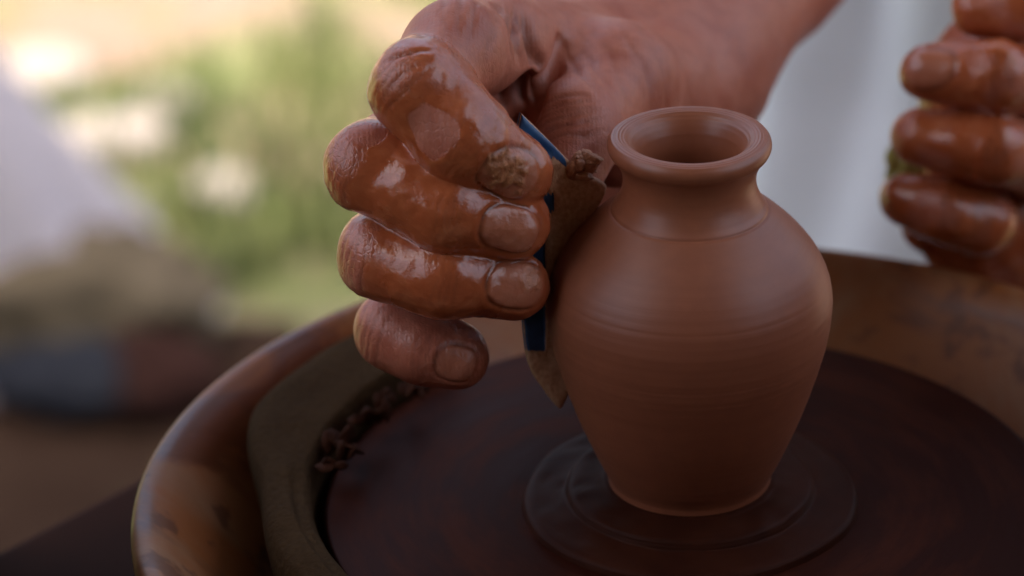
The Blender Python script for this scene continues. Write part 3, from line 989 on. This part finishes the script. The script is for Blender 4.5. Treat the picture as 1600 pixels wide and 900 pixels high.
tag(rib, 'flat blue scraper rib caked with clay, pinched between fingers and vase', 'scraper')

# wet clay shavings gathered on the rib's upper corner
CRUMB = simple_mat('wet_clay_scrap', (.34, .12, .055), (.62, .30, .16), 260, .38, .9, .0015)
tag(clump('clay_scrap', at(912, 260, ribY(912, 262) - 1.0), 3.7, CRUMB, 9, 18, .95), 'crumpled wet clay scrap on the upper corner of the blue scraper', 'clay scrap')

# ------------------------------------------------ dark curved block between wheel and pan, with clay crumbs
m = NT('dark_olive_foam')
v = m.coord('Object')
n1 = m.noise(v, 40, 5); n2 = m.noise(v, 600, 4)
m.set(Base_Color=m.mix(.5, m.ramp(n1, [(.3, (.045, .024, .010)), (.7, (.08, .045, .019))]), m.ramp(n2, [(.3, (.03, .016, .007)), (.7, (.06, .034, .015))])), Roughness=.9, IOR=1.15, Normal=m.bump(n2, .6, .0012))
arc = []
NA = 40
degs = np.linspace(128, 222, NA)
for dg in degs:
    ro = 109 if dg < 158 else 109 - 11 * smooth(np.array([dg]), 158, 182)[0]
    ri = 86.5
    prof_ = catmull([(ri, -24), (ri, -4), (ri + 1.2, .6), (ri + 4, 1.8), (ro - 6, 3.0), (ro - 2, 2.2), (ro - .3, 0), (ro, -6), (ro - 3, -24)], 3)
    a = math.radians(dg)
    arc.append([(r_q * math.cos(a), r_q * math.sin(a), z_q) for r_q, z_q in prof_])
arc = np.array(arc); npf = arc.shape[1]
AV = arc.reshape(-1, 3)
AF = [(i_ * npf + j_, i_ * npf + j_ + 1, (i_ + 1) * npf + j_ + 1, (i_ + 1) * npf + j_) for i_ in range(NA - 1) for j_ in range(npf - 1)]
AF += [tuple(range(npf))[::-1], tuple((NA - 1) * npf + q for q in range(npf))]
AV = AV + .5 * vnoise(AV, 6)[:, None] * np.array([0, 0, 1]) 
tag(mesh_obj('splash_guard', AV, AF, m.m), 'dark olive brown curved guard lying between wheel head and pan', 'splash guard')
SCRAP = simple_mat('dark_clay_crumb', (.03, .010, .005), (.065, .022, .011), 160, .75, .8, .002, IOR=1.15)
cr_spots = [(648, 606, 3.6), (607, 618, 2.2), (590, 646, 3.9), (556, 656, 1.9), (534, 694, 5.0), (520, 728, 2.6), (668, 590, 1.8)]
cr_lab = ['clay crumb on the dark guard under the little finger', 'second clay crumb from the little finger on the dark guard',
          'third clay crumb from the little finger on the dark guard', 'middle clay crumb on the edge of the dark guard',
          'largest clay crumb on the edge of the dark guard', 'lowest clay crumb on the edge of the dark guard',
          'smallest clay crumb, touching the wheel under the little finger']
for k, (px, py, r_c) in enumerate(cr_spots):
    p = atz(px, py, 1.6)
    tag(clump('clay_crumb', p, r_c * 1.15, SCRAP, 40 + k, 6, .5), cr_lab[k], 'clay crumb', 'clay crumbs on the dark guard')

# ------------------------------------------------ blurred things on the ground at the left
CLOTH = simple_mat('pale_lilac_cloth', (.30, .28, .32), (.40, .375, .41), 9, .9, .2, .003)


def drape(name, px, py, rx, ry, h, mat, label, cat, folds=7, amp=.12, top=.25, lean=(0, 0)):
    p = atz(px, py, GZ)
    na_, nz_ = 72, 30
    V_ = []
    for k in range(nz_):
        t = k / (nz_ - 1)
        prof_r = (top + (1 - top) * (1 - t) ** 1.1) * (1 - max(0, t - .9) * 6)
        for q in range(na_):
            a = 2 * math.pi * q / na_
            f_ = 1 + amp * (1 - t) * math.sin(a * folds + 2 * t) + amp * .5 * math.sin(a * 3 + 5 * t)
            V_.append((p[0] + rx * prof_r * f_ * math.cos(a) + lean[0] * t, p[1] + ry * prof_r * f_ * math.sin(a) + lean[1] * t, GZ + h * t))
    F_ = [(k * na_ + q, k * na_ + (q + 1) % na_, (k + 1) * na_ + (q + 1) % na_, (k + 1) * na_ + q) for k in range(nz_ - 1) for q in range(na_)]
    F_.append(tuple((nz_ - 1) * na_ + q for q in range(na_)))
    return tag(mesh_obj(name, V_, F_, mat), label, cat)


drape('cloth', -25, 520, 150, 130, 310, CLOTH, 'blurred pale lilac cloth heaped at the left edge', 'cloth', lean=(-60, 0))
mp = np.array([(-760, 780), (-760, 1440), (-190, 1470), (-120, 800)], float)
MTV, MTF, nm_ = [], [], 16
for i_ in range(nm_):
    for j_ in range(nm_):
        a_, b_ = i_ / (nm_ - 1), j_ / (nm_ - 1)
        q = (mp[0] * (1 - a_) + mp[3] * a_) * (1 - b_) + (mp[1] * (1 - a_) + mp[2] * a_) * b_
        MTV.append((q[0], q[1], GZ + 9 + 5 * math.sin(q[0] * .02) * math.cos(q[1] * .017)))
MTF = [(i_ * nm_ + j_, (i_ + 1) * nm_ + j_, (i_ + 1) * nm_ + j_ + 1, i_ * nm_ + j_ + 1) for i_ in range(nm_ - 1) for j_ in range(nm_ - 1)]
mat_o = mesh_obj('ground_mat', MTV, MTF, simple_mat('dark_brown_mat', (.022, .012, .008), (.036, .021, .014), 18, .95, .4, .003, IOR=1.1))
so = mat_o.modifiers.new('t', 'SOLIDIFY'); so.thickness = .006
tag(mat_o, 'dark brown mat spread on the ground at lower left', 'mat')
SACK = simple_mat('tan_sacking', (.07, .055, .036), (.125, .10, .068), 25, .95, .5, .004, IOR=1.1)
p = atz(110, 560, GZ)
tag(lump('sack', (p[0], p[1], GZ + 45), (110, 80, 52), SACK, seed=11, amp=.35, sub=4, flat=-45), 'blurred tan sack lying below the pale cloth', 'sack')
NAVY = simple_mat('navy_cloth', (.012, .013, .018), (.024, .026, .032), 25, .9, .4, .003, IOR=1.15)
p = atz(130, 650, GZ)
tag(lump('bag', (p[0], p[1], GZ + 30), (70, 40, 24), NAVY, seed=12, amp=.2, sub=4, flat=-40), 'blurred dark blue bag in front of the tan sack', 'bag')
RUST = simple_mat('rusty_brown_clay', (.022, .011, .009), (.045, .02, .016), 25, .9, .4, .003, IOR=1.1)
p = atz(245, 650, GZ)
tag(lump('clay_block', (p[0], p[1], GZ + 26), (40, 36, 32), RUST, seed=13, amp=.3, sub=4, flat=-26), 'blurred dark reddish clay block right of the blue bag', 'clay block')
